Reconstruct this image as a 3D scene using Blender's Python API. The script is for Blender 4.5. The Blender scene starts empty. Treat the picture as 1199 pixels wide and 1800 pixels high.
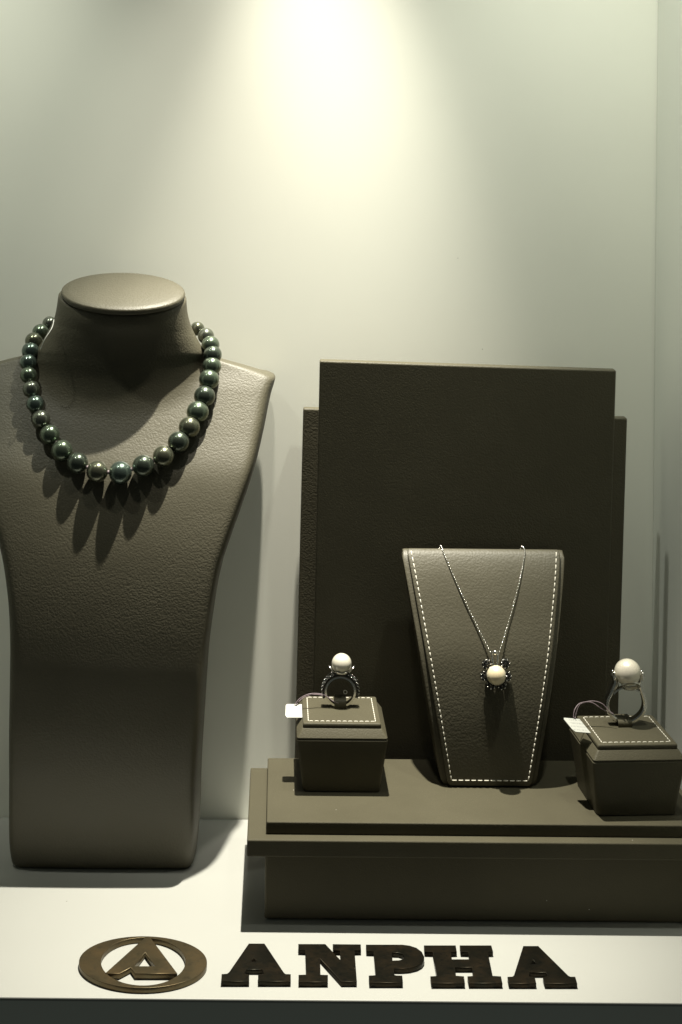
import bpy, bmesh, math, random
from mathutils import Vector, Matrix
random.seed(7)
R = math.radians
S = bpy.context.scene
COL = S.collection

# ------------------------------------------------------------------ camera
F_PX, VX, VY, ROLL, HC = 2500.0, 490.0, 350.0, 0.009, 0.3426
cam_d = bpy.data.cameras.new('camera')
cam = bpy.data.objects.new('camera', cam_d); COL.objects.link(cam)
cam_d.sensor_width = 36.0; cam_d.sensor_fit = 'AUTO'
cam_d.lens = F_PX / 1800.0 * 36.0
cam_d.shift_x = (599.5 - VX) / 1800.0
cam_d.shift_y = -(900.0 - VY) / 1800.0
cam_d.clip_start = 0.01; cam_d.clip_end = 50.0
cam.matrix_world = Matrix.Translation((0, 0, HC)) @ Matrix.Rotation(R(90), 4, 'X') @ Matrix.Rotation(ROLL, 4, 'Z')
S.camera = cam
S.render.resolution_x = 682; S.render.resolution_y = 1024

# ------------------------------------------------------------------ world, lamps, exposure
w = bpy.data.worlds.new('World'); S.world = w; w.use_nodes = True
bg = w.node_tree.nodes['Background']
bg.inputs[0].default_value = (0.80, 0.90, 0.80, 1); bg.inputs[1].default_value = 0.04
S.view_settings.view_transform = 'Standard'; S.view_settings.look = 'None'
S.view_settings.exposure = 0.0; S.view_settings.gamma = 1.0
S.view_settings.use_curve_mapping = False

LAMP = Vector((0.032, 0.732, 0.74))
def spot(name, loc, target, energy, size, blend, radius, color):
    d = bpy.data.lights.new(name, 'SPOT'); o = bpy.data.objects.new(name, d); COL.objects.link(o)
    d.energy = energy; d.spot_size = R(size); d.spot_blend = blend; d.shadow_soft_size = radius; d.color = color
    o.location = loc
    o.rotation_euler = (Vector(target) - Vector(loc)).to_track_quat('-Z', 'Y').to_euler()
    return o
spot('downlight_beam', LAMP, (0.008, 0.668, 0.0), 47.0, 39.5, 1.0, 0.005, (1.0, 0.94, 0.80))
spot('downlight_spill', LAMP, (-0.06, 0.560, 0.0), 5.0, 118, 1.0, 0.005, (0.98, 1.0, 0.87))
# invented fill spots out of view, added to brighten the back wall
spot('wall_fill_spot', (-0.26, 0.600, 0.72), (-0.20, 0.786, 0.385), 5.6, 50, 1.0, 0.01, (0.98, 1.0, 0.86))
spot('wall_fill_spot', (0.17, 0.600, 0.72), (0.17, 0.786, 0.300), 4.5, 54, 1.0, 0.01, (0.98, 1.0, 0.86))
spot('wall_fill_spot', (0.00, 0.600, 0.72), (0.005, 0.786, 0.305), 4.4, 40, 1.0, 0.01, (1.0, 0.95, 0.82))

# ------------------------------------------------------------------ measuring helpers (photo pixel + distance -> place)
def at(px, py, Y):
    u, v = px - VX, py - VY
    a, b = u + ROLL * v, v - ROLL * u
    return Vector((a / F_PX * Y, Y, HC - b / F_PX * Y))
def on_level(px, py, z):
    v = py - VY; u = px - VX
    b = v - ROLL * u
    return at(px, py, (HC - z) * F_PX / b)
def pchip(xs, ys):
    n = len(xs); h = [xs[i+1]-xs[i] for i in range(n-1)]; d = [(ys[i+1]-ys[i])/h[i] for i in range(n-1)]
    m = [0.0]*n; m[0], m[-1] = d[0], d[-1]
    for i in range(1, n-1):
        if d[i-1]*d[i] > 0:
            w1, w2 = 2*h[i]+h[i-1], h[i]+2*h[i-1]
            m[i] = (w1+w2)/(w1/d[i-1]+w2/d[i])
    def f(x):
        if x <= xs[0]: return ys[0]
        if x >= xs[-1]: return ys[-1]
        i = 0
        while x > xs[i+1]: i += 1
        t = (x-xs[i])/h[i]; t2, t3 = t*t, t*t*t
        return (2*t3-3*t2+1)*ys[i]+(t3-2*t2+t)*h[i]*m[i]+(-2*t3+3*t2)*ys[i+1]+(t3-t2)*h[i]*m[i+1]
    return f

# ------------------------------------------------------------------ materials
def new_mat(name):
    m = bpy.data.materials.new(name); m.use_nodes = True
    nt = m.node_tree; b = nt.nodes['Principled BSDF']
    return m, nt, b
def node(nt, t, **kw):
    n = nt.nodes.new(t)
    for k, v in kw.items(): setattr(n, k, v)
    return n
def mix_rgb(nt, fac, c1, c2):
    n = node(nt, 'ShaderNodeMix', data_type='RGBA')
    for i, v in ((0, fac), (6, c1), (7, c2)):
        if hasattr(v, 'default_value') or hasattr(v, 'links'): nt.links.new(v, n.inputs[i])
        else: n.inputs[i].default_value = v
    return n.outputs[2]
def math_n(nt, op, a, b=None):
    n = node(nt, 'ShaderNodeMath', operation=op)
    for i, v in enumerate((a, b)):
        if v is None: continue
        if hasattr(v, 'links'): nt.links.new(v, n.inputs[i])
        else: n.inputs[i].default_value = v
    return n.outputs[0]
def ramp(nt, fac, p0, p1):
    n = node(nt, 'ShaderNodeMapRange'); nt.links.new(fac, n.inputs[0])
    n.inputs[1].default_value = p0; n.inputs[2].default_value = p1
    return n.outputs[0]

def leather(name, col, grain=750.0, bump=0.5, stretch=(1, 1, 1), rough=0.52, dust=0.0, spec=0.4):
    m, nt, b = new_mat(name)
    tc = node(nt, 'ShaderNodeTexCoord'); mp = node(nt, 'ShaderNodeMapping'); nt.links.new(tc.outputs['Object'], mp.inputs[0])
    mp.inputs['Scale'].default_value = stretch
    nz = node(nt, 'ShaderNodeTexNoise'); nz.inputs['Scale'].default_value = 260; nz.inputs['Detail'].default_value = 3
    nt.links.new(mp.outputs[0], nz.inputs[0])
    ad = node(nt, 'ShaderNodeVectorMath', operation='MULTIPLY_ADD'); nt.links.new(nz.outputs['Color'], ad.inputs[0])
    ad.inputs[1].default_value = (0.0022,)*3; nt.links.new(mp.outputs[0], ad.inputs[2])
    vo = node(nt, 'ShaderNodeTexVoronoi', feature='F1'); vo.inputs['Scale'].default_value = grain
    nt.links.new(ad.outputs[0], vo.inputs[0])
    vo2 = node(nt, 'ShaderNodeTexVoronoi', feature='F1'); vo2.inputs['Scale'].default_value = grain*2.3
    nt.links.new(ad.outputs[0], vo2.inputs[0])
    big = node(nt, 'ShaderNodeTexNoise'); big.inputs['Scale'].default_value = 38; big.inputs['Detail'].default_value = 4
    nt.links.new(tc.outputs['Object'], big.inputs[0])
    h = math_n(nt, 'ADD', math_n(nt, 'MULTIPLY', vo.outputs['Distance'], -1.0), math_n(nt, 'MULTIPLY', vo2.outputs['Distance'], -0.35))
    amp = ramp(nt, big.outputs['Fac'], 0.25, 0.75)
    h = math_n(nt, 'MULTIPLY', h, math_n(nt, 'ADD', math_n(nt, 'MULTIPLY', amp, 0.7), 0.45))
    bp = node(nt, 'ShaderNodeBump'); bp.inputs['Strength'].default_value = bump; bp.inputs['Distance'].default_value = 0.00045
    nt.links.new(h, bp.inputs['Height']); nt.links.new(bp.outputs[0], b.inputs['Normal'])
    c1 = tuple(x*0.86 for x in col)+(1,); c2 = tuple(x*1.10 for x in col)+(1,)
    c = mix_rgb(nt, big.outputs['Fac'], c1, c2)
    if dust:
        dv = node(nt, 'ShaderNodeTexVoronoi', feature='F1'); dv.inputs['Scale'].default_value = 150
        nt.links.new(tc.outputs['Object'], dv.inputs[0])
        spk = math_n(nt, 'MULTIPLY', math_n(nt, 'LESS_THAN', dv.outputs['Distance'], 0.030), dust)
        sep = node(nt, 'ShaderNodeSeparateColor'); nt.links.new(dv.outputs['Color'], sep.inputs[0])
        spk = math_n(nt, 'MULTIPLY', spk, math_n(nt, 'GREATER_THAN', sep.outputs[0], 0.88))
        c = mix_rgb(nt, spk, c, (0.62, 0.60, 0.52, 1))
    nt.links.new(c, b.inputs['Base Color'])
    rr = math_n(nt, 'ADD', math_n(nt, 'MULTIPLY', big.outputs['Fac'], 0.16), rough-0.08)
    nt.links.new(rr, b.inputs['Roughness'])
    b.inputs['Specular IOR Level'].default_value = spec
    return m

def paint(name, col, rough=0.55, relief=0.06, blotch=0.03):
    m, nt, b = new_mat(name)
    tc = node(nt, 'ShaderNodeTexCoord')
    nz = node(nt, 'ShaderNodeTexNoise'); nz.inputs['Scale'].default_value = 1100; nz.inputs['Detail'].default_value = 2
    nt.links.new(tc.outputs['Object'], nz.inputs[0])
    n2 = node(nt, 'ShaderNodeTexNoise'); n2.inputs['Scale'].default_value = 14; n2.inputs['Detail'].default_value = 5
    nt.links.new(tc.outputs['Object'], n2.inputs[0])
    bp = node(nt, 'ShaderNodeBump'); bp.inputs['Strength'].default_value = relief; bp.inputs['Distance'].default_value = 0.0002
    nt.links.new(nz.outputs['Fac'], bp.inputs['Height']); nt.links.new(bp.outputs[0], b.inputs['Normal'])
    dv = node(nt, 'ShaderNodeTexVoronoi', feature='F1'); dv.inputs['Scale'].default_value = 60
    nt.links.new(tc.outputs['Object'], dv.inputs[0])
    sep = node(nt, 'ShaderNodeSeparateColor'); nt.links.new(dv.outputs['Color'], sep.inputs[0])
    spk = math_n(nt, 'MULTIPLY', math_n(nt, 'LESS_THAN', dv.outputs['Distance'], 0.022), math_n(nt, 'GREATER_THAN', sep.outputs[0], 0.80))
    c = mix_rgb(nt, n2.outputs['Fac'], tuple(x*(1-blotch) for x in col)+(1,), tuple(min(1, x*(1+blotch)) for x in col)+(1,))
    nt.links.new(mix_rgb(nt, math_n(nt, 'MULTIPLY', spk, 0.6), c, (0.10, 0.09, 0.06, 1)), b.inputs['Base Color'])
    b.inputs['Roughness'].default_value = rough; b.inputs['Specular IOR Level'].default_value = 0.3
    return m

def simple(name, col, rough=0.4, metal=0.0, coat=0.0, spec=0.5):
    m, nt, b = new_mat(name)
    b.inputs['Base Color'].default_value = col + (1,); b.inputs['Roughness'].default_value = rough
    b.inputs['Metallic'].default_value = metal; b.inputs['Coat Weight'].default_value = coat
    b.inputs['Coat Roughness'].default_value = 0.05; b.inputs['Specular IOR Level'].default_value = spec
    return m

def dark_pearl(name, body, rim):
    m, nt, b = new_mat(name)
    lw = node(nt, 'ShaderNodeLayerWeight'); lw.inputs[0].default_value = 0.45
    tc = node(nt, 'ShaderNodeTexCoord'); nz = node(nt, 'ShaderNodeTexNoise'); nz.inputs['Scale'].default_value = 160
    nt.links.new(tc.outputs['Object'], nz.inputs[0])
    c = mix_rgb(nt, lw.outputs['Facing'], body+(1,), rim+(1,))
    c = mix_rgb(nt, math_n(nt, 'MULTIPLY', nz.outputs['Fac'], 0.35), c, tuple(x*0.6 for x in body)+(1,))
    nt.links.new(c, b.inputs['Base Color'])
    b.inputs['Metallic'].default_value = 0.82; b.inputs['Roughness'].default_value = 0.27
    b.inputs['Coat Weight'].default_value = 0.55; b.inputs['Coat Roughness'].default_value = 0.06
    return m
def white_pearl(name, col):
    m, nt, b = new_mat(name)
    lw = node(nt, 'ShaderNodeLayerWeight'); lw.inputs[0].default_value = 0.35
    nt.links.new(mix_rgb(nt, lw.outputs['Facing'], col+(1,), (0.70, 0.68, 0.55, 1)), b.inputs['Base Color'])
    b.inputs['Metallic'].default_value = 0.12; b.inputs['Roughness'].default_value = 0.30
    b.inputs['Coat Weight'].default_value = 1.0; b.inputs['Coat Roughness'].default_value = 0.10
    return m
def bronze(name, base, rust, dark):
    m, nt, b = new_mat(name)
    tc = node(nt, 'ShaderNodeTexCoord'); geo = node(nt, 'ShaderNodeNewGeometry')
    n1 = node(nt, 'ShaderNodeTexNoise'); n1.inputs['Scale'].default_value = 95; n1.inputs['Detail'].default_value = 7; n1.inputs['Roughness'].default_value = 0.65
    n2 = node(nt, 'ShaderNodeTexNoise'); n2.inputs['Scale'].default_value = 480; n2.inputs['Detail'].default_value = 4
    nt.links.new(geo.outputs['Position'], n1.inputs[0]); nt.links.new(geo.outputs['Position'], n2.inputs[0])
    c = mix_rgb(nt, ramp(nt, n1.outputs['Fac'], 0.42, 0.68), base+(1,), rust+(1,))
    c = mix_rgb(nt, ramp(nt, n2.outputs['Fac'], 0.55, 0.72), c, dark+(1,))
    nt.links.new(c, b.inputs['Base Color'])
    b.inputs['Metallic'].default_value = 0.85
    nt.links.new(math_n(nt, 'ADD', math_n(nt, 'MULTIPLY', n1.outputs['Fac'], 0.3), 0.25), b.inputs['Roughness'])
    bp = node(nt, 'ShaderNodeBump'); bp.inputs['Strength'].default_value = 0.25; bp.inputs['Distance'].default_value = 0.0002
    nt.links.new(n2.outputs['Fac'], bp.inputs['Height']); nt.links.new(bp.outputs[0], b.inputs['Normal'])
    return m
def tag_card(name):
    m, nt, b = new_mat(name)
    tc = node(nt, 'ShaderNodeTexCoord'); sp = node(nt, 'ShaderNodeSeparateXYZ'); nt.links.new(tc.outputs['Generated'], sp.inputs[0])
    rowf = math_n(nt, 'FRACT', math_n(nt, 'MULTIPLY', sp.outputs[1], 4.2))
    rows = math_n(nt, 'MULTIPLY', math_n(nt, 'GREATER_THAN', rowf, 0.45), math_n(nt, 'LESS_THAN', rowf, 0.85))
    cx = node(nt, 'ShaderNodeCombineXYZ'); nt.links.new(math_n(nt, 'MULTIPLY', sp.outputs[0], 26.0), cx.inputs[0])
    nt.links.new(math_n(nt, 'FLOOR', math_n(nt, 'MULTIPLY', sp.outputs[1], 4.2)), cx.inputs[1])
    nz = node(nt, 'ShaderNodeTexNoise'); nz.inputs['Scale'].default_value = 1.0; nt.links.new(cx.outputs[0], nz.inputs[0])
    ink = math_n(nt, 'MULTIPLY', rows, math_n(nt, 'GREATER_THAN', nz.outputs['Fac'], 0.5))
    ink = math_n(nt, 'MULTIPLY', ink, math_n(nt, 'MULTIPLY', math_n(nt, 'GREATER_THAN', sp.outputs[0], 0.22), math_n(nt, 'LESS_THAN', sp.outputs[0], 0.86)))
    nt.links.new(mix_rgb(nt, math_n(nt, 'MULTIPLY', ink, 0.55), (0.42, 0.43, 0.40, 1), (0.16, 0.17, 0.17, 1)), b.inputs['Base Color'])
    b.inputs['Roughness'].default_value = 0.5
    return m

TAUPE = (0.082, 0.075, 0.050)
M = dict(
    wall=paint('wall_paint', (0.84, 0.845, 0.76)), side=paint('side_wall_paint', (0.78, 0.80, 0.735)),
    floor=paint('shelf_paint', (0.40, 0.405, 0.38), rough=0.5, relief=0.03),
    bust=leather('bust_leather', TAUPE, grain=900, bump=0.30, spec=0.45),
    pad=leather('pad_leather', TAUPE, grain=800, bump=0.26, spec=0.45),
    board=leather('board_leather', TAUPE, grain=950, bump=0.30, spec=0.2),
    riser=leather('riser_leather', TAUPE, grain=1300, bump=0.16, dust=0.8, spec=0.12),
    box=leather('box_leather', TAUPE, grain=1200, bump=0.2, dust=0.4, spec=0.15),
    thread=simple('stitch_thread', (0.74, 0.71, 0.62), 0.6), silver=simple('silver', (0.86, 0.85, 0.81), 0.20, 1.0),
    cord=simple('tag_cord', (0.22, 0.17, 0.19), 0.5), nylon=simple('nylon_thread', (0.75, 0.76, 0.72), 0.3),
    gem=simple('black_stone', (0.010, 0.010, 0.010), 0.04, 0.0, 0.6, 0.9), dmetal=simple('blackened_metal', (0.060, 0.060, 0.058), 0.28, 1.0),
    wp1=white_pearl('white_pearl', (0.74, 0.70, 0.59)), wp2=white_pearl('cream_pearl', (0.80, 0.68, 0.45)), wp3=white_pearl('rose_pearl', (0.86, 0.79, 0.67)),
    letter=bronze('patinated_bronze', (0.018, 0.017, 0.0115), (0.030, 0.021, 0.011), (0.010, 0.011, 0.009)),
    emblem=bronze('brown_bronze', (0.120, 0.098, 0.056), (0.125, 0.088, 0.043), (0.090, 0.075, 0.046)),
    tag=tag_card('tag_card'),
)
DP = [dark_pearl('pearl_green', (0.095, 0.125, 0.088), (0.24, 0.30, 0.22)),
      dark_pearl('pearl_blue', (0.085, 0.118, 0.100), (0.21, 0.28, 0.24)),
      dark_pearl('pearl_grey', (0.125, 0.135, 0.110), (0.27, 0.30, 0.24)),
      dark_pearl('pearl_bronze', (0.108, 0.112, 0.078), (0.24, 0.26, 0.185)),
      dark_pearl('pearl_black', (0.060, 0.075, 0.058), (0.17, 0.21, 0.16))]

# ------------------------------------------------------------------ mesh helpers
def mesh_from(name, verts, faces, smooth=False, origin=(0, 0, 0), sharp=None):
    me = bpy.data.meshes.new(name); o = Vector(origin)
    me.from_pydata([tuple(Vector(v)-o) for v in verts], [], faces); me.update()
    bm = bmesh.new(); bm.from_mesh(me); bmesh.ops.recalc_face_normals(bm, faces=bm.faces); bm.to_mesh(me); bm.free()
    for p in me.polygons: p.use_smooth = smooth
    if smooth and sharp: me.set_sharp_from_angle(angle=R(sharp))
    return me
def obj(name, me, mat, parent=None, loc=None):
    o = bpy.data.objects.new(name, me); COL.objects.link(o)
    if mat is not None and not me.materials: me.materials.append(mat)
    if parent: o.parent = parent
    if loc is not None: o.location = loc
    return o
def tag(o, label=None, cat=None, group=None, kind=None):
    for k, v in (('label', label), ('category', cat), ('group', group), ('kind', kind)):
        if v: o[k] = v
    return o
def thing(name, loc, label, cat, group=None, rz=0):
    o = bpy.data.objects.new(name, None); COL.objects.link(o); o.location = loc; o.rotation_euler = (0, 0, rz)
    o.empty_display_size = 0.01
    return tag(o, label, cat, group)
def bevelled(verts, faces, off=0.0008, seg=3):
    bm = bmesh.new(); vs = [bm.verts.new(v) for v in verts]
    for f in faces: bm.faces.new([vs[i] for i in f])
    bmesh.ops.recalc_face_normals(bm, faces=bm.faces)
    if off: bmesh.ops.bevel(bm, geom=list(bm.edges), offset=off, segments=seg, profile=0.5, affect='EDGES', clamp_overlap=True)
    me = bpy.data.meshes.new('m'); bm.to_mesh(me); bm.free()
    return me
BOXF = [(0, 3, 2, 1), (4, 5, 6, 7), (0, 1, 5, 4), (1, 2, 6, 5), (2, 3, 7, 6), (3, 0, 4, 7)]
def box_me(x0, x1, y0, y1, z0, z1, off=0.0008, seg=3, taper=None):
    t = taper or (0, 0)   # lower face shrinks by taper
    v = [(x0+t[0], y0+t[1], z0), (x1-t[0], y0+t[1], z0), (x1-t[0], y1-t[1], z0), (x0+t[0], y1-t[1], z0),
         (x0, y0, z1), (x1, y0, z1), (x1, y1, z1), (x0, y1, z1)]
    return bevelled(v, BOXF, off, seg)
def tube(path, r, n=8, closed=False, section=None):
    """verts, faces of a tube along path; r number or list; section = list of (a,b) offsets in (normal, binormal) units"""
    P = [Vector(p) for p in path]; N = len(P); V = []; Fc = []
    rr = r if isinstance(r, (list, tuple)) else [r]*N
    sec = section or [(math.cos(2*math.pi*k/n), math.sin(2*math.pi*k/n)) for k in range(n)]
    n = len(sec); ref = None
    for i in range(N):
        t = (P[(i+1) % N]-P[i-1]) if closed else (P[min(i+1, N-1)]-P[max(i-1, 0)])
        t.normalize()
        if ref is None:
            ref = Vector((0, 1, 0)) if abs(t.y) < 0.9 else Vector((1, 0, 0))
        b = (ref - t*ref.dot(t)).normalized(); a = t.cross(b); ref = b
        for (p, q) in sec: V.append(P[i] + (a*p + b*q)*rr[i])
    for i in range(N if closed else N-1):
        j = (i+1) % N
        for k in range(n):
            l = (k+1) % n
            Fc.append((i*n+k, i*n+l, j*n+l, j*n+k))
    if not closed:
        Fc.append(tuple(range(n))); Fc.append(tuple((N-1)*n+k for k in range(n)))
    return V, Fc
def join(parts):
    V, Fc = [], []
    for v, f in parts:
        o = len(V); V += [Vector(p) for p in v]; Fc += [tuple(i+o for i in q) for q in f]
    return V, Fc
def ball(c, r, nu=24, nv=14, sx=1, sy=1, sz=1):
    c = Vector(c); V = [c+Vector((0, 0, r*sz))]; Fc = []
    for j in range(1, nv):
        th = math.pi*j/nv
        for i in range(nu):
            ph = 2*math.pi*i/nu
            V.append(c+Vector((r*sx*math.sin(th)*math.cos(ph), r*sy*math.sin(th)*math.sin(ph), r*sz*math.cos(th))))
    V.append(c-Vector((0, 0, r*sz))); e = len(V)-1
    for i in range(nu): Fc.append((0, 1+i, 1+(i+1) % nu)); Fc.append((e, e-nu+(i+1) % nu, e-nu+i))
    for j in range(nv-2):
        for i in range(nu):
            a = 1+j*nu; Fc.append((a+i, a+nu+i, a+nu+(i+1) % nu, a+(i+1) % nu))
    return V, Fc
def gemstone(c, r, nrm):
    """small faceted stone: brilliant-like octagonal double cone"""
    c = Vector(c); n = Vector(nrm).normalized(); a = n.orthogonal().normalized(); b = n.cross(a); V = []; Fc = []
    ph = random.random()
    for (rad, h) in ((0.55, 0.62), (1.0, 0.22)):
        for k in range(6):
            t = 2*math.pi*(k+ph)/6
            V.append(c+(a*math.cos(t)+b*math.sin(t))*r*rad+n*r*h)
    V.append(c-n*r*0.5)
    Fc.append(tuple(range(6)))
    for k in range(6):
        l = (k+1) % 6
        Fc.append((k, l, 6+l, 6+k)); Fc.append((6+k, 6+l, 12))
    return V, Fc
def torus(c, R0, r0, nrm, nu=24, nv=8, sx=1.0):
    c = Vector(c); n = Vector(nrm).normalized(); a = n.orthogonal().normalized(); b = n.cross(a)
    return tube([c+(a*math.cos(2*math.pi*k/nu)*sx+b*math.sin(2*math.pi*k/nu))*R0 for k in range(nu)], r0, nv, True)
def stitches(poly, off, length=0.0019, gap=0.0009, r=0.00028):
    """dashes along a 3D polyline; off(point) -> outward normal"""
    out = []
    for a, b in zip(poly[:-1], poly[1:]):
        a, b = Vector(a), Vector(b); L = (b-a).length; n = max(1, round(L/(length+gap))); st = L/n; d = (b-a)/L
        for k in range(n):
            s = a+d*(k*st+gap/2+random.uniform(-.0001, .0001)); e = a+d*(k*st+st-gap/2)
            nn = off((s+e)/2); m = (s+e)/2+nn*r*0.6
            out.append(tube([s-nn*r*0.8, s*0.85+e*0.15+nn*r*0.4, m, s*0.15+e*0.85+nn*r*0.4, e-nn*r*0.8], r, 6))
    return join(out)
def dense(pts, n=8):
    """catmull-rom through points"""
    P = [Vector(p) for p in pts]; out = []
    for i in range(len(P)-1):
        p0, p1, p2, p3 = P[max(i-1, 0)], P[i], P[i+1], P[min(i+2, len(P)-1)]
        for k in range(n):
            t = k/n
            out.append(0.5*((2*p1)+(p2-p0)*t+(2*p0-5*p1+4*p2-p3)*t*t+(3*p1-p0-3*p2+p3)*t**3))
    return out+[P[-1]]

# ------------------------------------------------------------------ the showcase: back wall, side walls, shelf
WY, RX, LX, FY = 0.786, 0.2085, -0.33, 0.6087
tag(obj('wall_back', box_me(LX-0.02, RX+0.02, WY, WY+0.02, -0.06, 0.72, 0), M['wall']), kind='structure')
tag(obj('wall_right', box_me(RX, RX+0.02, FY, WY-0.0006, -0.06, 0.72, 0), M['side']), kind='structure')
tag(obj('wall_left', box_me(LX-0.02, LX, FY, WY-0.0006, -0.06, 0.72, 0), M['side']), kind='structure')
tag(obj('shelf', box_me(LX+0.0006, RX-0.0006, FY, WY-0.0006, -0.0015, 0.0, 0.0005, 2), M['floor']), kind='structure')
tag(obj('shelf_fascia', box_me(LX+0.0006, RX-0.0006, FY+0.0006, FY+0.012, -0.060, -0.0017, 0), M['side']), kind='structure')

# ------------------------------------------------------------------ leather bust
prof = pchip([0, .003, .02, .04, .06, .08, .10, .12, .14, .16, .18, .20, .22, .24, .26, .30], [.7255, .7235, .7195, .7150, .7113, .7094, .7090, .7098, .7116, .7146, .7193, .7262, .7383, .7508, .7628, .7690])
thick = pchip([0, .05, .12, .2, .25, .3], [.048, .052, .056, .046, .030, .025])
necky = pchip([.18, .22, .25, .265, .28, .30], [.802, .779, .7670, .7615, .758, .7565])
SIL = [(1533.0, 31.5, 342), (1530, 28, 344.5), (1520, 26, 346), (1496, 24, 348), (1442, 24.5, 352), (1379, 27, 354), (1275, 29, 360), (1167, 30, 367), (1087, 27, 377),
       (1004, 16, 393), (956, 4, 408.5), (900, -14, 428), (835, -34, 449), (777, -49, 463), (710, -62, 476.5), (690, -67, 482), (679, -69, 484), (673, -64, 480),
       (667, -52, 467), (655, -16, 430), (646, 14, 400), (639, 37, 380), (628, 60, 363.5), (612, 73, 353), (597, 82, 345.5), (580, 90, 338), (565, 96.5, 333.5), (545, 100.5, 329.5), (523, 103, 327.5)]
def side_y(py):   # distance of the outline: plate edge below, neck axis above
    return pchip([520, 600, 640, 670, 720, 835, 956, 1087, 1275, 1533], [.757, .762, .764, .764, .760, .752, .744, .742, .744, .746])(py)
rows = []
for py, l, r in SIL:
    Y = side_y(py); a, b = at(l, py, Y), at(r, py, Y)
    rows.append(((a.z+b.z)/2, (a.x+b.x)/2, (b.x-a.x)/2))
rows.sort()
z0 = rows[0][0]
zs = [q[0]-z0*(1-i/len(rows)) for i, q in enumerate(rows)]; zs[0] = 0.0
CXf, Wf = pchip(zs, [q[1] for q in rows]), pchip(zs, [q[2] for q in rows])
ZTOP = zs[-1]
neckf = pchip([.18, .22, .245, .26, .275, .287, .30], [.769, .7550, .7475, .7435, .7390, .7350, .7340])
def smin(a, b, k):
    h = max(k-abs(a-b), 0)/k
    return min(a, b)-h*h*k*0.25
def chest(x, z): return prof(z)+0.42*x*x
def neck_r(z): return max(min(Wf(z), 0.0455), 0.001) if z > 0.245 else 0.0455
def bust_front(xw, z):
    x = xw-CXf(z); rn = neck_r(z); ny = necky(z)
    nk = ny-(ny-neckf(z))*math.sqrt(max(0, 1-(x/rn)**2)) if abs(x) < rn else ny+2.0*(abs(x)-rn)
    return smin(chest(x, z), nk, 0.012)
def bust_back(xw, z, f):
    x = xw-CXf(z); rn = neck_r(z); ny = necky(z)
    b = chest(x, z)+thick(z) if z < 0.262 else 0
    if abs(x) < rn and z > 0.20: b = max(b, ny+0.52*rn*math.sqrt(1-(x/rn)**2))
    return max(min(b, 0.7815 if z < 0.25 else 0.7745), f)
TILT = math.tan(R(21))
def top_k(z): return max(0.0, min(1.0, (z-0.258)/(ZTOP-0.258)))
def lift(x, y, z):
    k = top_k(z); k = k*k*(3-2*k)
    return k*((y-necky(z))*TILT-(x-CXf(z))*0.030)
NU = 56
zl = [0, .0008, .0018, .003, .0045]
zz = .007
while zz < 0.225: zl.append(zz); zz += 0.003
while zz < ZTOP-0.0004: zl.append(zz); zz += 0.0012
zl.append(ZTOP)
V, Fc = [], []
for z in zl:
    c, hw = CXf(z), Wf(z); ring = []
    plate = max(0.0, min(1.0, (0.262-z)/0.02))
    for s in range(NU+1):
        u = math.sin((s/NU*2-1)*math.pi/2); x = c+hw*u
        f = bust_front(x, z); b = bust_back(x, z, f)
        e = (1-min(1, abs(u))**(40))**(1/2.0) if plate > 0 else 1.0
        e = e*plate+(1-plate)
        if s in (0, NU): e = 0.0
        m = f+(b-f)*0.55
        ring.append((x, m-(m-f)*e, m+(b-m)*e))
    pts = [Vector((x, f, z)) for x, f, b in ring]+[Vector((x, b, z)) for x, f, b in reversed(ring[1:-1])]
    V += [Vector((p.x, p.y, p.z+lift(p.x, p.y, z))) for p in pts]
n = 2*NU
for i in range(len(zl)-1):
    for k in range(n):
        l = (k+1) % n
        Fc.append((i*n+k, i*n+l, (i+1)*n+l, (i+1)*n+k))
Fc.append(tuple(range(n)))
base = (len(zl)-1)*n; topc = sum((V[base+k] for k in range(n)), Vector())/n
for sc, dz in ((0.985, 0.0006), (0.955, 0.0009), (0.90, 0.0005), (0.6, 0.0)):
    o = len(V)
    for k in range(n):
        p = topc+(V[base+k]-topc)*sc; V.append(p+Vector((0, 0, dz)))
    prev = o-n if o != base+n else base
    for k in range(n):
        l = (k+1) % n
        Fc.append((prev+k, prev+l, o+l, o+k))
Fc.append(tuple(range(len(V)-n, len(V))))
B0 = Vector((CXf(0), 0.745, 0))
bust = thing('necklace_bust', B0, 'large taupe leather necklace bust with pearl strand round its neck', 'bust')
obj('torso', mesh_from('torso', V, Fc, True, B0), M['bust'], bust)
# neck cap: a flat padded disc lying on the tilted neck
ca = at(108.0, 507, 0.7535); cb = at(325.5, 515.5, 0.7535)
cc = (ca+cb)/2; ax = (cb-ca).normalized(); rw = (cb-ca).length/2
by = Vector((0, math.cos(R(21.0)), math.sin(R(21.0)))); by = (by-ax*by.dot(ax)).normalized(); nn = ax.cross(by)
V, Fc = [], []
lay = [(0.93, -0.0030), (0.985, -0.0029), (0.998, -0.0022), (1.0, -0.0012), (0.992, -0.0003), (0.97, 0.0002), (0.85, 0.0007), (0.55, 0.0012), (0.2, 0.0014)]
n = 72
for s, h in lay:
    for k in range(n):
        t = 2*math.pi*k/n
        V.append(cc+ax*rw*s*math.cos(t)+by*rw*0.72*s*math.sin(t)+nn*h)
for i in range(len(lay)-1):
    for k in range(n):
        l = (k+1) % n; Fc.append((i*n+k, i*n+l, (i+1)*n+l, (i+1)*n+k))
Fc.append(tuple(range(n))); Fc.append(tuple((len(lay)-1)*n+k for k in range(n)))
obj('neck_cap', mesh_from('neck_cap', V, Fc, True, B0, 50), M['bust'], bust)

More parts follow.
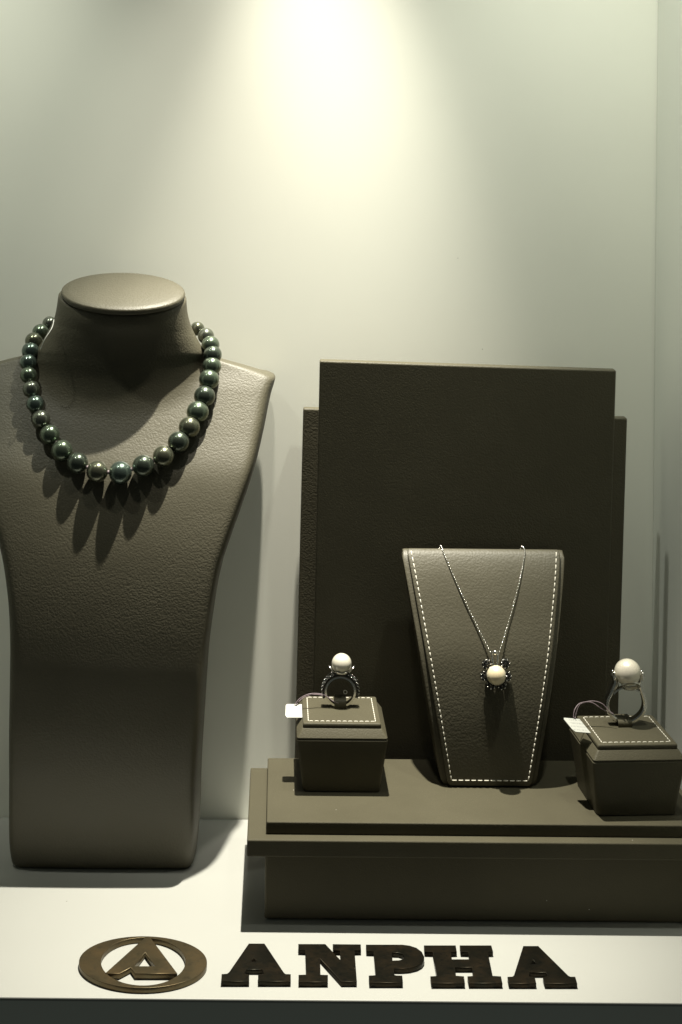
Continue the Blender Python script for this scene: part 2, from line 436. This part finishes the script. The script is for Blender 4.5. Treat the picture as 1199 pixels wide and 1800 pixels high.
# ------------------------------------------------------------------ strand of dark pearls
PE = [(87.5, 569, 12.7, 2, .7715), (71.5, 584, 14.5, 0, .765), (59.5, 599.5, 15.2, 3, .759), (53.8, 617, 15.2, 1, .754), (49.5, 637, 14.3, 1, .750), (50, 659.5, 14.5, 0, .747),
      (55, 684, 14.8, 2, .735), (62, 710, 15.3, 1, .741), (72, 737, 16, 2, .738), (87.5, 764, 17.1, 0, .744), (109, 792, 18.3, 0, .732), (136.5, 814, 18.3, 4, .729), (171, 829, 18.4, 3, None),
      (211.7, 831, 19.6, 1, None), (252, 819, 18.9, 4, None), (287.5, 802, 18.5, 3, None), (314, 777, 18.7, 4, None), (333, 751, 18.6, 3, None), (347.6, 724, 18.9, 0, None), (359.6, 696.5, 18.4, 4, None),
      (367.5, 667, 17.6, 0, None), (372.5, 643.5, 16.2, 0, None), (373.8, 623.5, 15.8, 4, .7500), (370, 606, 15.4, 0, .7560), (362, 590.7, 14.2, 2, .7625), (347, 578, 12.4, 3, .7695)]
N0 = Vector((-0.08, 0.735, 0.21))
strand = thing('pearl_necklace', N0, 'strand of large dark green and grey pearls hung around the leather bust', 'necklace')
ball_me = mesh_from('pearl', *ball((0, 0, 0), 1.0, 32, 20), smooth=True)
pearl_me = []
for m in DP:
    q = ball_me.copy(); q.materials.append(m); pearl_me.append(q)
cent = []
for px, py, r, mi, Y in PE:
    if True:
        Yg = 0.745
        for _ in range(6):
            p = at(px, py, Yg); rad = r/F_PX*Yg
            surf = min(bust_front(p.x+dx*rad, p.z+dz*rad)+rad*(1-math.sqrt(max(0, 1-dx*dx-dz*dz))) for dx in (-.8, -.4, 0, .4, .8) for dz in (-.5, 0, .5) if dx*dx+dz*dz < 1)
            Yg = surf-rad*1.02
        if Y is not None: Yg = min(Yg, Y+0.005) if py > 640 else Y+0.004
    p = at(px, py, Yg); rad = r/F_PX*Yg
    cent.append((p, rad*1.03, mi))
for _ in range(3):
    ys = [c[0].y for c in cent]
    for k in range(3, len(cent)-3):
        px, py, r, mi, _Y = PE[k]
        y = (ys[k-1]+2*ys[k]+ys[k+1])/4
        if k in (12, 13, 14, 15, 16, 17): y = min(y, ys[k])
        p = at(px, py, y); cent[k] = (p, r/F_PX*y*1.03, mi)
# the part of the strand that passes behind the neck
a, b = cent[0], cent[-1]
nb = 5
back = []
for k in range(1, nb+1):
    t = k/(nb+1); p = a[0].lerp(b[0], t); p.y = 0.7792+0.0008*math.sin(math.pi*t); p.z += 0.004*math.sin(math.pi*t)
    back.append((p, 0.0040, 2))
for p, rad, mi in cent+list(reversed(back)):
    o = obj('pearl', pearl_me[mi], None, strand, p-N0)
    o.scale = (rad*random.uniform(.985, 1.01), rad, rad*random.uniform(.985, 1.01)); o.rotation_euler = (random.random()*6, random.random()*6, random.random()*6)
v, f = tube(dense([c[0] for c in cent], 6), 0.0006, 6)
kn = [(v, f)]
for (p, r1, _), (q, r2, _) in zip(cent[:-1], cent[1:]):
    kn.append(ball(p.lerp(q, r1/(r1+r2)), 0.0010, 8, 6))
obj('silk_cord', mesh_from('silk_cord', *join(kn), smooth=True, origin=N0), M['cord'], strand)
obj('tag_thread', mesh_from('tag_thread', *tube(dense([at(95, 562, .745), at(91, 577, .738), at(79, 596, .735), at(71, 614, .737)], 6), 0.00022, 6), smooth=True, origin=N0), M['nylon'], strand)

# ------------------------------------------------------------------ riser
RL = on_level(465, 1617, 0); ry0 = 0.6745
lt_z0, lt_z1, tt_z1 = 0.0335, 0.0415, 0.0474
XR = 0.2065
rx_b = at(465, 1600, 0.6745).x; rx_l = at(434, 1490, 0.667).x; rx_t = at(468.5, 1455, 0.674).x
R0 = Vector(((rx_l+XR)/2, 0.71, 0))
riser = thing('display_riser', R0, 'wide low taupe leather riser of two stacked platforms on a recessed block', 'riser')
def at_origin(me, o):
    me.transform(Matrix.Translation(-Vector(o))); return me
obj('base_block', at_origin(box_me(rx_b, XR-0.004, 0.6755, 0.748, 0.0004, lt_z0, 0.0012), R0), M['riser'], riser)
obj('lower_platform', at_origin(box_me(rx_l, XR, 0.6680, 0.7530, lt_z0, lt_z1, 0.0007), R0), M['riser'], riser)
obj('upper_platform', at_origin(box_me(rx_t, XR-0.001, 0.6742, 0.7515, lt_z1, tt_z1, 0.0006), R0), M['riser'], riser)

# ------------------------------------------------------------------ two backing boards leaning behind the riser
def board(tl, tr, bl, Yl, Yr, Yb, th, label):
    a, b = at(*tl, Yl), at(*tr, Yr); c = at(*bl, Yb)
    d = (c-a)/(a.z-c.z)
    A0, B0_ = a+d*a.z, b+d*b.z
    nrm = (b-a).cross(A0-a).normalized()
    if nrm.y < 0: nrm = -nrm
    lo = (A0+B0_)/2; lo.z = 0
    q = [A0, B0_, B0_+nrm*th, A0+nrm*th, a, b, b+nrm*th, a+nrm*th]
    for i in range(4): q[i] = Vector((q[i].x, q[i].y, 0.0003))
    me = bevelled([v-lo for v in q], BOXF, 0.0009, 3)
    o = obj('backing_board', me, M['board'], None, lo)
    return tag(o, label, 'board', 'leather boards behind the riser')
board((562, 634), (1083.5, 651), (548, 1330), .7550, .7500, .7655, .0065, 'taller dark leather board directly behind the small pendant stand')
board((533, 718), (1103, 735), (518, 1330), .7715, .7665, .7765, .0065, 'shorter wider leather board half hidden behind the taller board')

# ------------------------------------------------------------------ pendant stand with stitched face
zr = tt_z1+0.0002
sf = pchip([0, .015, .03, .06, .085, .10, .108, .1125], [.7152, .7156, .7164, .7206, .7290, .7355, .7403, .7440])
HS = 0.1125
def face_pt(px, py, off=0.0):
    Y = 0.73
    for _ in range(12):
        p = at(px, py, Y); Y = sf(max(0, min(HS, p.z-zr)))-off
    return at(px, py, Y)
pl0, pr0, pl1, pr1 = face_pt(714.5, 962), face_pt(985.5, 966), face_pt(787.5, 1380), face_pt(934.5, 1381)
def edge(z, side, grow=0.0):
    t = (z-(pl1.z-zr))/((pl0.z-zr)-(pl1.z-zr))
    a, b = (pl1.x, pl0.x) if side < 0 else (pr1.x, pr0.x)
    return a+(b-a)*t+side*grow
P0 = Vector(((pl1.x+pr1.x)/2, 0.728, zr))
stand = thing('pendant_stand', P0, 'tapered leather pendant stand with white stitched border standing on the riser', 'stand')
def slab_loft(y_front, y_back, grow, z_lo, z_hi, rnd, n=40, mu=16):
    V, Fc = [], []
    for i in range(n+1):
        z = z_lo+(z_hi-z_lo)*i/n
        f0, b0 = y_front(z), y_back(z); l, r = edge(z, -1, grow), edge(z, 1, grow)
        e = 1.0
        ez = min((z-z_lo), (z_hi-z))
        ins = rnd*(1-math.sqrt(max(0, 1-(1-min(1, ez/rnd))**2)))
        c = []
        q = min(rnd, (b0-f0)*0.45)
        for (x, y) in [(l+ins, b0-q), (l+ins, f0+q), (l+ins+q*0.12, f0+q*0.35), (l+ins+q*0.55, f0+q*0.06), (l+ins+q, f0)]: c.append((x, y))
        for k in range(1, mu): c.append((l+ins+q+(r-l-2*ins-2*q)*k/mu, f0))
        for (x, y) in [(r-ins-q, f0), (r-ins-q*0.55, f0+q*0.06), (r-ins-q*0.12, f0+q*0.35), (r-ins, f0+q), (r-ins, b0-q)]: c.append((x, y))
        c += [(r-ins-q, b0), (l+ins+q, b0)]
        V += [Vector((x, y+ins*0.5*(1 if y < (f0+b0)/2 else -1), zr+z)) for x, y in c]
    m = len(V)//(n+1)
    for i in range(n):
        for k in range(m):
            l_ = (k+1) % m; Fc.append((i*m+k, i*m+l_, (i+1)*m+l_, (i+1)*m+k))
    Fc.append(tuple(range(m))); Fc.append(tuple(n*m+k for k in range(m)))
    return V, Fc
v, f = slab_loft(lambda z: sf(z)+0.0028, lambda z: min(0.7500, max(sf(z)+0.0065, 0.7475+0.0025*z/HS)), 0.0030, 0.0, HS-0.0010, 0.0010)
obj('body', mesh_from('body', v, f, True, P0, 45), M['pad'], stand)
v, f = slab_loft(lambda z: sf(z), lambda z: sf(z)+0.0024, 0.0, 0.0008, HS, 0.0008, 60)
fp = obj('face_panel', mesh_from('face_panel', v, f, True, P0, 45), M['pad'], stand)
def face_n(p):
    z = p.z-zr; dy = (sf(z+.002)-sf(z-.002))/.004
    return Vector((0, -1, dy)).normalized()
lp, rp = [], []
for i in range(41):
    z = 0.0035+(HS-0.0040)*i/40
    lp.append(Vector((edge(z, -1)+0.0021, sf(z), zr+z))); rp.append(Vector((edge(z, 1)-0.0021, sf(z), zr+z)))
st = join([stitches(lp, face_n, 0.0019, 0.0008), stitches(rp, face_n, 0.0019, 0.0008), stitches([lp[0], rp[0]], face_n, 0.0021, 0.0010)])
tag(obj('stitching', mesh_from('stitching', *st, smooth=True, origin=P0), M['thread'], fp), kind='stuff')

# ------------------------------------------------------------------ pendant on its chain
pc = face_pt(872.5, 1187, 0.0062)
K0 = pc.copy()
pend = thing('pendant_necklace', K0, 'silver chain pendant with cream pearl and black stone petals on the stand', 'pendant')
bail_l, bail_r = face_pt(864.5, 1151, 0.0026), face_pt(876.5, 1151, 0.0026)
def chain_path(top, bot):
    # over the rounded top edge, then straight down the leather face
    t = face_pt(*top, 0.0009); t.z = min(t.z, zr+HS-0.0004); zt = zr+HS+0.0004
    path = [Vector((t.x-0.0012, 0.7508, zt-0.0030)), Vector((t.x-0.0006, 0.7500, zt)), Vector((t.x, 0.7450, zt+0.0001))]
    for k in range(0, 25):
        s = k/24; p = t.lerp(bot, s)
        p.y = min(sf(max(0, p.z-zr))-0.0010, t.y)+(bot.y-(sf(bot.z-zr)-0.0010))*s**6
        p.x += 0.0008*math.sin(math.pi*s)*(1 if bot.x > t.x else -1)*-1
        path.append(p)
    return path
links = []
for top, bot in (((778.5, 963.5), bail_l), ((922.5, 967), bail_r)):
    path = dense(chain_path(top, bot), 12); acc = 0; last = path[0]
    links.append(tube(path, 0.00010, 5))
    for p in path[1:]:
        acc += (p-last).length
        if acc >= 0.00150:
            acc = 0
            links.append(ball(p, 0.00042, 8, 6))
        last = p
tag(obj('chain', mesh_from('chain', *join(links), smooth=True, origin=K0), M['silver'], pend), kind='stuff')
obj('pearl', mesh_from('pearl', *ball(pc, 17.0/F_PX*pc.y, 32, 20), smooth=True, origin=K0), M['wp2'], pend)
# bail: a tapering loop from the chain down to the pearl
bt = face_pt(870, 1149, 0.0036); bb = face_pt(871, 1176, 0.0052)
loop = dense([bb+Vector((-.0004, .0, 0)), bt.lerp(bb, .5)+Vector((-.0012, .0, 0)), bt+Vector((-.0014, 0, .0)), bt+Vector((0, 0, .0012)), bt+Vector((.0014, 0, 0)), bt.lerp(bb, .5)+Vector((.0012, 0, 0)), bb+Vector((.0004, 0, 0))], 6)
bl = join([tube(loop, 0.00048, 8), ball(bt+Vector((0, -.0006, .0007)), 0.0012, 12, 8), ball(bb+Vector((0, 0.0004, 0)), 0.0010, 10, 8)])
obj('bail', mesh_from('bail', *bl, smooth=True, origin=K0), M['silver'], pend)
for dx, dy in ((-16.5, -19), (15, -20), (-19.5, 1), (18, 2), (-9, 16.5), (9, 17)):
    p = face_pt(872.5+dx, 1187+dy, 0.0028); nrm = Vector((dx*0.012, -1, 0.30)).normalized(); a = Vector((1, 0, 0)); a = (a-nrm*a.dot(nrm)).normalized(); b = nrm.cross(a)
    rr = 0.0026
    cup = tube([p+(a*math.cos(2*math.pi*k/16)+b*math.sin(2*math.pi*k/16))*rr*0.80 for k in range(16)], 0.00055, 6, True)
    disc = ball(p-nrm*0.0003, rr*0.86, 14, 8, 1, 0.42, 1)
    pt = obj('petal', mesh_from('petal', *join([cup, disc]), smooth=True, origin=K0), M['dmetal'], pend)
    gs = [gemstone(p+nrm*0.0011, 0.0009, nrm)]
    for k in range(6):
        t = 2*math.pi*k/6+0.4; gs.append(gemstone(p+(a*math.cos(t)+b*math.sin(t))*0.0016+nrm*0.0008, 0.00076, nrm+(a*math.cos(t)+b*math.sin(t))*0.5+Vector((random.uniform(-.3, .3),)*3)))
    tag(obj('stones', mesh_from('stones', *join(gs), origin=K0), M['gem'], pt), kind='stuff')
    pr = []
    for k in range(7):
        t = 2*math.pi*k/7+1.0; pr.append(ball(p+(a*math.cos(t)+b*math.sin(t))*0.0021+nrm*0.0010, 0.00036, 8, 6))
    tag(obj('beads', mesh_from('beads', *join(pr), smooth=True, origin=K0), M['silver'], pt), kind='stuff')

# ------------------------------------------------------------------ ring boxes
def ring_box(loc, rz, label):
    """origin at bottom centre; 45 mm wide, tapering down, bevelled collar, stitched pad on top"""
    t = thing('ring_stand', loc, label, 'ring stand', 'leather ring stands on the riser', rz)
    hb, hc, hp = 0.0272, 0.0318, 0.0343    # body top, collar top, pad top
    v = []
    lv = [(0.0004, 0.0194, 0.0030), (0.006, 0.0200, 0.0028), (hb-0.004, 0.02225, 0.0016), (hb-0.0006, 0.0226, 0.0014), (hb, 0.0222, 0.0013)]
    def layers(lv, name, mat, par=t, sharp=38):
        V, Fc = [], []; K = 6
        for z, hw, cr in lv:
            for sx, sy, a0 in ((1, 1, 0), (-1, 1, 90), (-1, -1, 180), (1, -1, 270)):
                for k in range(K+1):
                    a = R(a0+90*k/K); V.append(Vector((sx*(hw-cr)+cr*math.cos(a), sy*(hw-cr)+cr*math.sin(a), z)))
        m = 4*(K+1)
        for i in range(len(lv)-1):
            for k in range(m):
                l = (k+1) % m; Fc.append((i*m+k, i*m+l, (i+1)*m+l, (i+1)*m+k))
        Fc.append(tuple(range(m))); Fc.append(tuple((len(lv)-1)*m+k for k in range(m)))
        return obj(name, mesh_from(name, V, Fc, True, sharp=sharp), mat, par)
    layers(lv, 'body', M['box'])
    layers([(hb, 0.0219, 0.0012), (hb+0.0003, 0.0224, 0.0013), (hb+0.0008, 0.0225, 0.0013), (hc-0.0004, 0.0201, 0.0010), (hc, 0.0197, 0.0010)], 'collar', M['box'])
    pad = layers([(hc, 0.0192, 0.0007), (hc+0.0004, 0.0195, 0.0008), (hp-0.0005, 0.0195, 0.0008), (hp-0.0001, 0.0192, 0.0008), (hp, 0.0187, 0.0008)], 'pad', M['box'], sharp=50)
    s = 0.0168
    sq = [Vector(q) for q in ((-s, -s, hp), (s, -s, hp), (s, s, hp), (-s, s, hp), (-s, -s, hp))]
    tag(obj('stitching', mesh_from('stitching', *stitches(sq, lambda p: Vector((0, 0, 1)), 0.0019, 0.00085, 0.00023), smooth=True), M['thread'], pad), kind='stuff')
    return t, hp
def strap(par, hp, loc, wdt=0.0060, h=0.0046, dep=0.0085):
    path = dense([(0, -dep*0.42, hp-0.0004), (0, -dep*0.46, hp+h*0.55), (0, -dep*0.30, hp+h*0.97), (0, dep*0.1, hp+h*1.12), (0, dep*0.52, hp+h*1.05), (0, dep*0.62, hp+h*0.5), (0, dep*0.62, hp-0.0004)], 6)
    V, Fc = [], []; th = 0.0008
    for i, p in enumerate(path):
        t = (path[min(i+1, len(path)-1)]-path[max(i-1, 0)]).normalized(); nrm = Vector((1, 0, 0)).cross(t)
        for sx, sn in ((-1, 0), (-.94, 1), (.94, 1), (1, 0)):
            V.append(p+Vector((sx*wdt/2, 0, 0))+nrm*(-sn*th)+Vector(loc))
    for i in range(len(path)-1):
        for k in range(4):
            l = (k+1) % 4; Fc.append((i*4+k, i*4+l, i*4+4+l, i*4+4+k))
    Fc.append((0, 1, 2, 3)); Fc.append(tuple(len(V)-4+k for k in range(4)))
    return obj('strap', mesh_from('strap', V, Fc, True, sharp=40), M['box'], par)

ZB = tt_z1+0.0002
b1 = Vector((at(602, 1285, 0.7045).x, 0.7275, ZB))
box1, HP = ring_box(b1, 0.0, 'small leather ring stand left of the pendant stand, holding the black stoned ring')
strap(box1, HP, (0.0000, 0.0042, 0))
f2 = at(1121.5, 1303, 0.684)
rz2 = R(3.2)
b2 = Vector((f2.x-0.0195*math.sin(rz2)-0.0000, f2.y+0.0195*math.cos(rz2), ZB))
box2, _ = ring_box(b2, rz2, 'small leather ring stand at the right edge, holding the plain silver ring')
strap(box2, HP, (0.0005, 0.0065, 0), 0.0070, 0.0034, 0.0090)

# ------------------------------------------------------------------ ring with black stones
q1 = Vector((b1.x, b1.y+0.0042, b1.z+HP))
ring1 = thing('pearl_ring', q1, 'ring with white pearl and black stone band on the left ring stand', 'ring', 'pearl rings on leather stands')
ri = 0.0071; cz = ri+0.0010
def circ(r, a, y=0.0, dz=0.0): return Vector((r*math.sin(a), y, cz+dz+r*math.cos(a)))
prof_rect = [(-.5, -1.6), (.5, -1.6), (.62, -1.2), (.7, 0), (.62, 1.2), (.5, 1.6), (-.5, 1.6)]
band = tube([circ(ri+0.0004, 2*math.pi*k/64) for k in range(64)], 0.00105, closed=True, section=[(p, q*1.15) for p, q in prof_rect])
obj('band', mesh_from('band', *band, smooth=True, sharp=40), M['silver'], ring1)
arc = [circ(ri+0.0014, R(-112+224*k/40)) for k in range(41)]
rad = [0.0008+0.0006*math.sin(math.pi*k/40)**0.6 for k in range(41)]
obj('stone_mount', mesh_from('stone_mount', *tube(arc, rad, section=[(math.cos(2*math.pi*k/10), 1.7*math.sin(2*math.pi*k/10)) for k in range(10)]), smooth=True), M['dmetal'], ring1)
gs, pr = [], []
for row, (yy, tilt) in enumerate(((-0.0023, -0.95), (-0.0009, -0.35), (0.0009, 0.35), (0.0023, 0.95))):
    for k in range(19):
        a = R(-108+216*(k+0.5*(row % 2))/18.5); rr_ = ri+0.0014+0.00125*math.cos(tilt*0.9)*(0.55+0.45*math.cos(a/1.3))
        nrm = Vector((math.sin(a), tilt*1.2, math.cos(a)))
        gs.append(gemstone(circ(rr_, a, yy*0.95), 0.00072, nrm))
        pr.append(ball(circ(rr_+0.0003, a+0.07, yy), 0.00030, 6, 5))
tag(obj('stones', mesh_from('stones', *join(gs)), M['gem'], ring1), kind='stuff')
tag(obj('beads', mesh_from('beads', *join(pr), smooth=True), M['silver'], ring1), kind='stuff')
pz = cz+ri+0.0069
obj('pearl', mesh_from('pearl', *ball((0.0006, 0, pz), 0.00515, 32, 20), smooth=True), M['wp1'], ring1)
def leaf(c, up, out, l, wd):
    """cupped leaf-shaped claw"""
    c, up, out = Vector(c), Vector(up).normalized(), Vector(out).normalized(); s = up.cross(out); V, Fc = [], []; n, m = 8, 6
    for i in range(n+1):
        t = i/n; hw = wd*math.sin(math.pi*(0.12+0.86*t))**0.8
        for j in range(m+1):
            u = j/m*2-1; V.append(c+up*l*t+s*hw*u+out*(0.35*l*t*t*0.5-0.5*hw*(1-u*u)*-0.5))
    k0 = len(V); V += [p-out*0.00035 for p in V]
    for i in range(n):
        for j in range(m):
            a = i*(m+1)+j; Fc.append((a, a+1, a+m+2, a+m+1)); Fc.append((k0+a, k0+a+m+1, k0+a+m+2, k0+a+1))
    per = [j for j in range(m+1)]+[i*(m+1)+m for i in range(1, n+1)]+[n*(m+1)+j for j in range(m-1, -1, -1)]+[i*(m+1) for i in range(n-1, 0, -1)]
    for i in range(len(per)):
        a, b = per[i], per[(i+1) % len(per)]; Fc.append((a, b, k0+b, k0+a))
    return V, Fc
for k in range(6):
    a = R(0+60*k); out = Vector((math.cos(a), math.sin(a), 0)); side = abs(math.cos(a)) > 0.9
    c = Vector((0.0006, 0, pz-0.0050))+out*(0.0034 if side else 0.0026)
    obj('claw', mesh_from('claw', *leaf(c, Vector((0, 0, 1))+out*(0.62 if side else 0.95), out*1.0-Vector((0, 0, 0.4)), 0.0050 if side else 0.0028, 0.0022 if side else 0.0024), smooth=True), M['silver'], ring1)

def price_tag(par, root, corners, path1, path2, thick=0.0003):
    """thin card from 4 world corners, tied on with a double thread"""
    a, b, c, d = [Vector(p)-root for p in corners]; n = (b-a).cross(d-a).normalized()*thick
    k = 0.16
    pts = [a+(b-a)*k*0.5, b, c, d+(c-d)*k*0.6, d+(a-d)*k, a+(d-a)*k*0.6]
    V = pts+[p+n for p in pts]; m = len(pts)
    Fc = [tuple(range(m)), tuple(range(2*m-1, m-1, -1))]+[(i, (i+1) % m, m+(i+1) % m, m+i) for i in range(m)]
    tg = obj('price_tag', mesh_from('price_tag', V, Fc), M['tag'], par)
    for pth in (path1, path2):
        obj('thread', mesh_from('thread', *tube(dense([Vector(p)-root for p in pth], 8), 0.00022, 6), smooth=True), M['cord'], tg)
Yt = .7235
price_tag(ring1, q1, [at(502.5, 1237.5, Yt+.004), at(530.5, 1237.5, Yt+.004), at(531.5, 1261, Yt-.003), at(501.5, 1261, Yt-.003)],
          [at(518, 1239, Yt+.003), at(527, 1228, Yt+.004), at(542, 1220.5, .728), at(556, 1219, .729), at(571, 1222, .729), at(585, 1232, .7285), at(595, 1236, .728)],
          [at(521, 1239, Yt+.003), at(530, 1229, Yt+.005), at(545, 1222, .7285), at(560, 1221, .730), at(575, 1226, .730), at(590, 1235, .729), at(600, 1237, .728)])
obj('thread_loop', mesh_from('thread_loop', *torus(at(607, 1216.5, .7315)-q1, 0.0009, 0.00022, (0.3, 1, 0), 18, 6), smooth=True), M['nylon'], ring1)

# ------------------------------------------------------------------ plain ring with white pearl and flared shank
q2 = b2+Vector((-0.0004, 0.0070, HP))
Yr = q2.y
def rp2(u, v, dy=0.0):     # photograph crop of this ring, in its own upright plane
    return at(1060+u/11.99, 1140+v/11.99, Yr+dy)-q2
ring2 = thing('pearl_ring', q2, 'plain silver ring with white pearl on the right ring stand', 'ring', 'pearl rings on leather stands')
zoff = rp2(480, 1510).z-0.0010   # rest on the pad
def lift2(p): return Vector((p.x, p.y, p.z-zoff))
sh = [(205, 500), (240, 640), (205, 740), (160, 860), (95, 1000), (75, 1130), (105, 1270), (190, 1380), (320, 1465), (480, 1500), (630, 1460), (760, 1370), (840, 1260), (872, 1140), (860, 1010), (815, 850), (785, 740), (785, 640), (840, 500)]
shank = tube(dense([lift2(rp2(*s)) for s in sh], 6), 0.00120, section=[(-.55, -2.0), (.35, -2.0), (.8, -1.6), (.8, 1.6), (.35, 2.0), (-.55, 2.0), (-.75, 1.2), (-.75, -1.2)])
obj('band', mesh_from('band', *shank, smooth=True, sharp=40), M['silver'], ring2)
brg = tube(dense([lift2(rp2(*s)) for s in [(215, 900), (300, 820), (420, 775), (560, 780), (690, 820), (790, 880)]], 6), 0.0006, section=[(-.6, -2.4), (.6, -2.4), (.6, 2.4), (-.6, 2.4)])
obj('bridge', mesh_from('bridge', *brg, smooth=True, sharp=40), M['silver'], ring2)
pc2 = lift2(rp2(520, 457)); rad2 = 277/11.99/F_PX*Yr
obj('pearl', mesh_from('pearl', *ball(pc2, rad2, 36, 22), smooth=True), M['wp3'], ring2)
cup_c = lift2(rp2(556, 690))+Vector((0, -rad2*0.42, 0))
nrm = Vector((0.05, -0.80, -0.60))
obj('bezel', mesh_from('bezel', *tube([cup_c+(Vector((1, 0, 0))*math.cos(2*math.pi*k/28)*0.0041+nrm.cross(Vector((1, 0, 0))).normalized()*math.sin(2*math.pi*k/28)*0.0029) for k in range(28)], 0.00065, 8, True, section=[(-.6, -1.6), (.6, -1.6), (.9, 0), (.6, 1.6), (-.6, 1.6)]), smooth=True, sharp=45), M['silver'], ring2)
for sx, (u, v0) in ((-1, (215, 520)), (1, (825, 530))):
    for dy in (-0.0017, 0.0017):
        c = lift2(rp2(u, v0+25))+Vector((0, dy, 0))
        obj('claw', mesh_from('claw', *leaf(c-Vector((0, 0, 0.0012)), (sx*-0.15, 0, 1), (sx, dy*100, 0), 0.0042, 0.0017), smooth=True), M['silver'], ring2)
    c = lift2(rp2(u+(-sx*100), v0+130)); c2 = lift2(rp2(u+(-sx*10), v0+330))
    obj('prong', mesh_from('prong', *tube(dense([c2, c2.lerp(c, .5)+Vector((-sx*.0002, -.001, 0)), c+Vector((0, -.0014, 0.0005))], 5), 0.00042, 8), smooth=True), M['silver'], ring2)
def tp(u, v, Y): return at(980+u/11.99, 1220+v/11.99, Y)
price_tag(ring2, q2, [tp(110, 495, .7035), tp(465, 525, .7035), tp(705, 820, .6925), tp(350, 790, .6925)],
          [tp(335, 500, .7030), tp(360, 340, .704), tp(450, 210, .706), tp(600, 165, .707), tp(780, 150, .707), tp(950, 210, .7065), tp(1080, 350, .7055), tp(1180, 420, .7045)],
          [tp(370, 510, .7030), tp(390, 420, .7045), tp(470, 230, .7065), tp(640, 170, .7075), tp(760, 195, .7075), tp(900, 290, .707), tp(1050, 380, .706), tp(1190, 450, .7045)])

# ------------------------------------------------------------------ metal letters and emblem on the shelf
def plate(name, outlines, ox, oy, sc, th, mat, lift=0.0, parent=None, root=None):
    """flat metal letter: outlines are corner points measured on its top face"""
    pts = [[on_level(ox+u/sc, oy+v/sc, th+lift) for u, v in ol] for ol in outlines]
    c = root if root is not None else sum(pts[0], Vector())/len(pts[0]); c = Vector((c.x, c.y, 0))
    cu = bpy.data.curves.new(name, 'CURVE'); cu.dimensions = '2D'; cu.fill_mode = 'BOTH'
    for ol in pts:
        sp = cu.splines.new('POLY'); sp.points.add(len(ol)-1); sp.use_cyclic_u = True
        for k, p in enumerate(ol): sp.points[k].co = (p.x-c.x, p.y-c.y, 0, 1)
    bv = 0.00012
    cu.extrude = th/2-bv; cu.bevel_depth = bv; cu.bevel_resolution = 1; cu.offset = -bv
    tmp = bpy.data.objects.new('tmp', cu); COL.objects.link(tmp)
    dg = bpy.context.evaluated_depsgraph_get(); dg.update()
    me = bpy.data.meshes.new_from_object(tmp.evaluated_get(dg)); me.name = name
    bpy.data.objects.remove(tmp); bpy.data.curves.remove(cu)
    me.materials.clear(); me.transform(Matrix.Translation((0, 0, th/2+lift+0.0002)))
    o = obj(name, me, mat, parent, None if parent else c)
    return o, c
SC, TH = 1199/260, 0.0022
LET = [
 ('A', 380, [[(40, 395), (45, 336), (88, 333), (105, 320), (265, 88), (392, 88), (548, 322), (562, 335), (605, 337), (605, 395), (340, 395), (340, 337), (388, 335), (374, 298), (246, 298), (228, 335), (268, 337), (268, 395)], [(306, 200), (282, 236), (329, 236)]], 'patinated bronze letter A nearest the oval emblem on the white shelf'),
 ('N', 380, [[(666, 92), (885, 92), (1008, 222), (1004, 143), (948, 141), (945, 93), (1172, 95), (1175, 141), (1122, 143), (1141, 397), (1015, 397), (843, 208), (846, 341), (906, 343), (906, 400), (668, 400), (668, 342), (729, 340), (723, 141), (666, 139)]], 'patinated bronze letter N lying on the white shelf'),
 ('P', 640, [[(15, 97), (310, 97), (370, 105), (425, 123), (468, 155), (488, 195), (486, 225), (468, 250), (430, 271), (370, 286), (310, 291), (242, 291), (247, 343), (262, 347), (310, 348), (315, 405), (42, 405), (38, 348), (93, 345), (78, 150), (18, 148)], [(226, 160), (275, 161), (310, 172), (328, 197), (316, 214), (285, 224), (231, 226)]], 'patinated bronze letter P lying on the white shelf'),
 ('H', 640, [[(485, 103), (743, 103), (752, 154), (705, 156), (712, 216), (853, 216), (845, 156), (783, 154), (775, 103), (1032, 103), (1046, 154), (1003, 156), (1043, 350), (1110, 354), (1122, 410), (850, 410), (838, 354), (884, 351), (876, 281), (737, 281), (746, 349), (810, 354), (818, 410), (546, 410), (537, 354), (590, 351), (556, 155), (490, 153)]], 'patinated bronze letter H lying on the white shelf'),
 ('A', 840, [[(368, 108), (490, 108), (735, 350), (752, 357), (790, 357), (806, 412), (543, 412), (527, 360), (566, 353), (548, 322), (418, 322), (412, 355), (462, 358), (474, 412), (252, 412), (240, 358), (280, 356), (293, 345)], [(448, 218), (425, 255), (478, 255)]], 'patinated bronze letter A at the right end of the word'),
]
for ch, ox, ol, lab in LET:
    o, _ = plate('sign_letter', ol, ox, 1640, SC, TH, M['letter'])
    tag(o, lab, 'letter', 'bronze letters spelling the shop name')
ES = 1199/250
def ell(cx, cy, rx, ry, n=72): return [(cx+rx*math.cos(2*math.pi*k/n), cy+ry*math.sin(2*math.pi*k/n)) for k in range(n)]
ce = on_level(130+582/ES, 1630+297/ES, 0)
E0 = Vector((ce.x, ce.y, 0))
emb = thing('oval_emblem', E0, 'brown bronze oval ring emblem with an angular A inside, on the white shelf', 'emblem')
plate('oval_ring', [ell(582, 296, 540, 218), list(reversed(ell(584, 292, 356, 201)))], 130, 1630, ES, 0.0024, M['emblem'], 0, emb, E0)
plate('letter_a', [[(605, 84), (641, 84), (872, 392), (516, 392), (480, 341), (385, 392), (262, 392)], [(600, 212), (685, 331), (512, 331)]], 130, 1630, ES, 0.0024, M['emblem'], 0.0003, emb, E0)
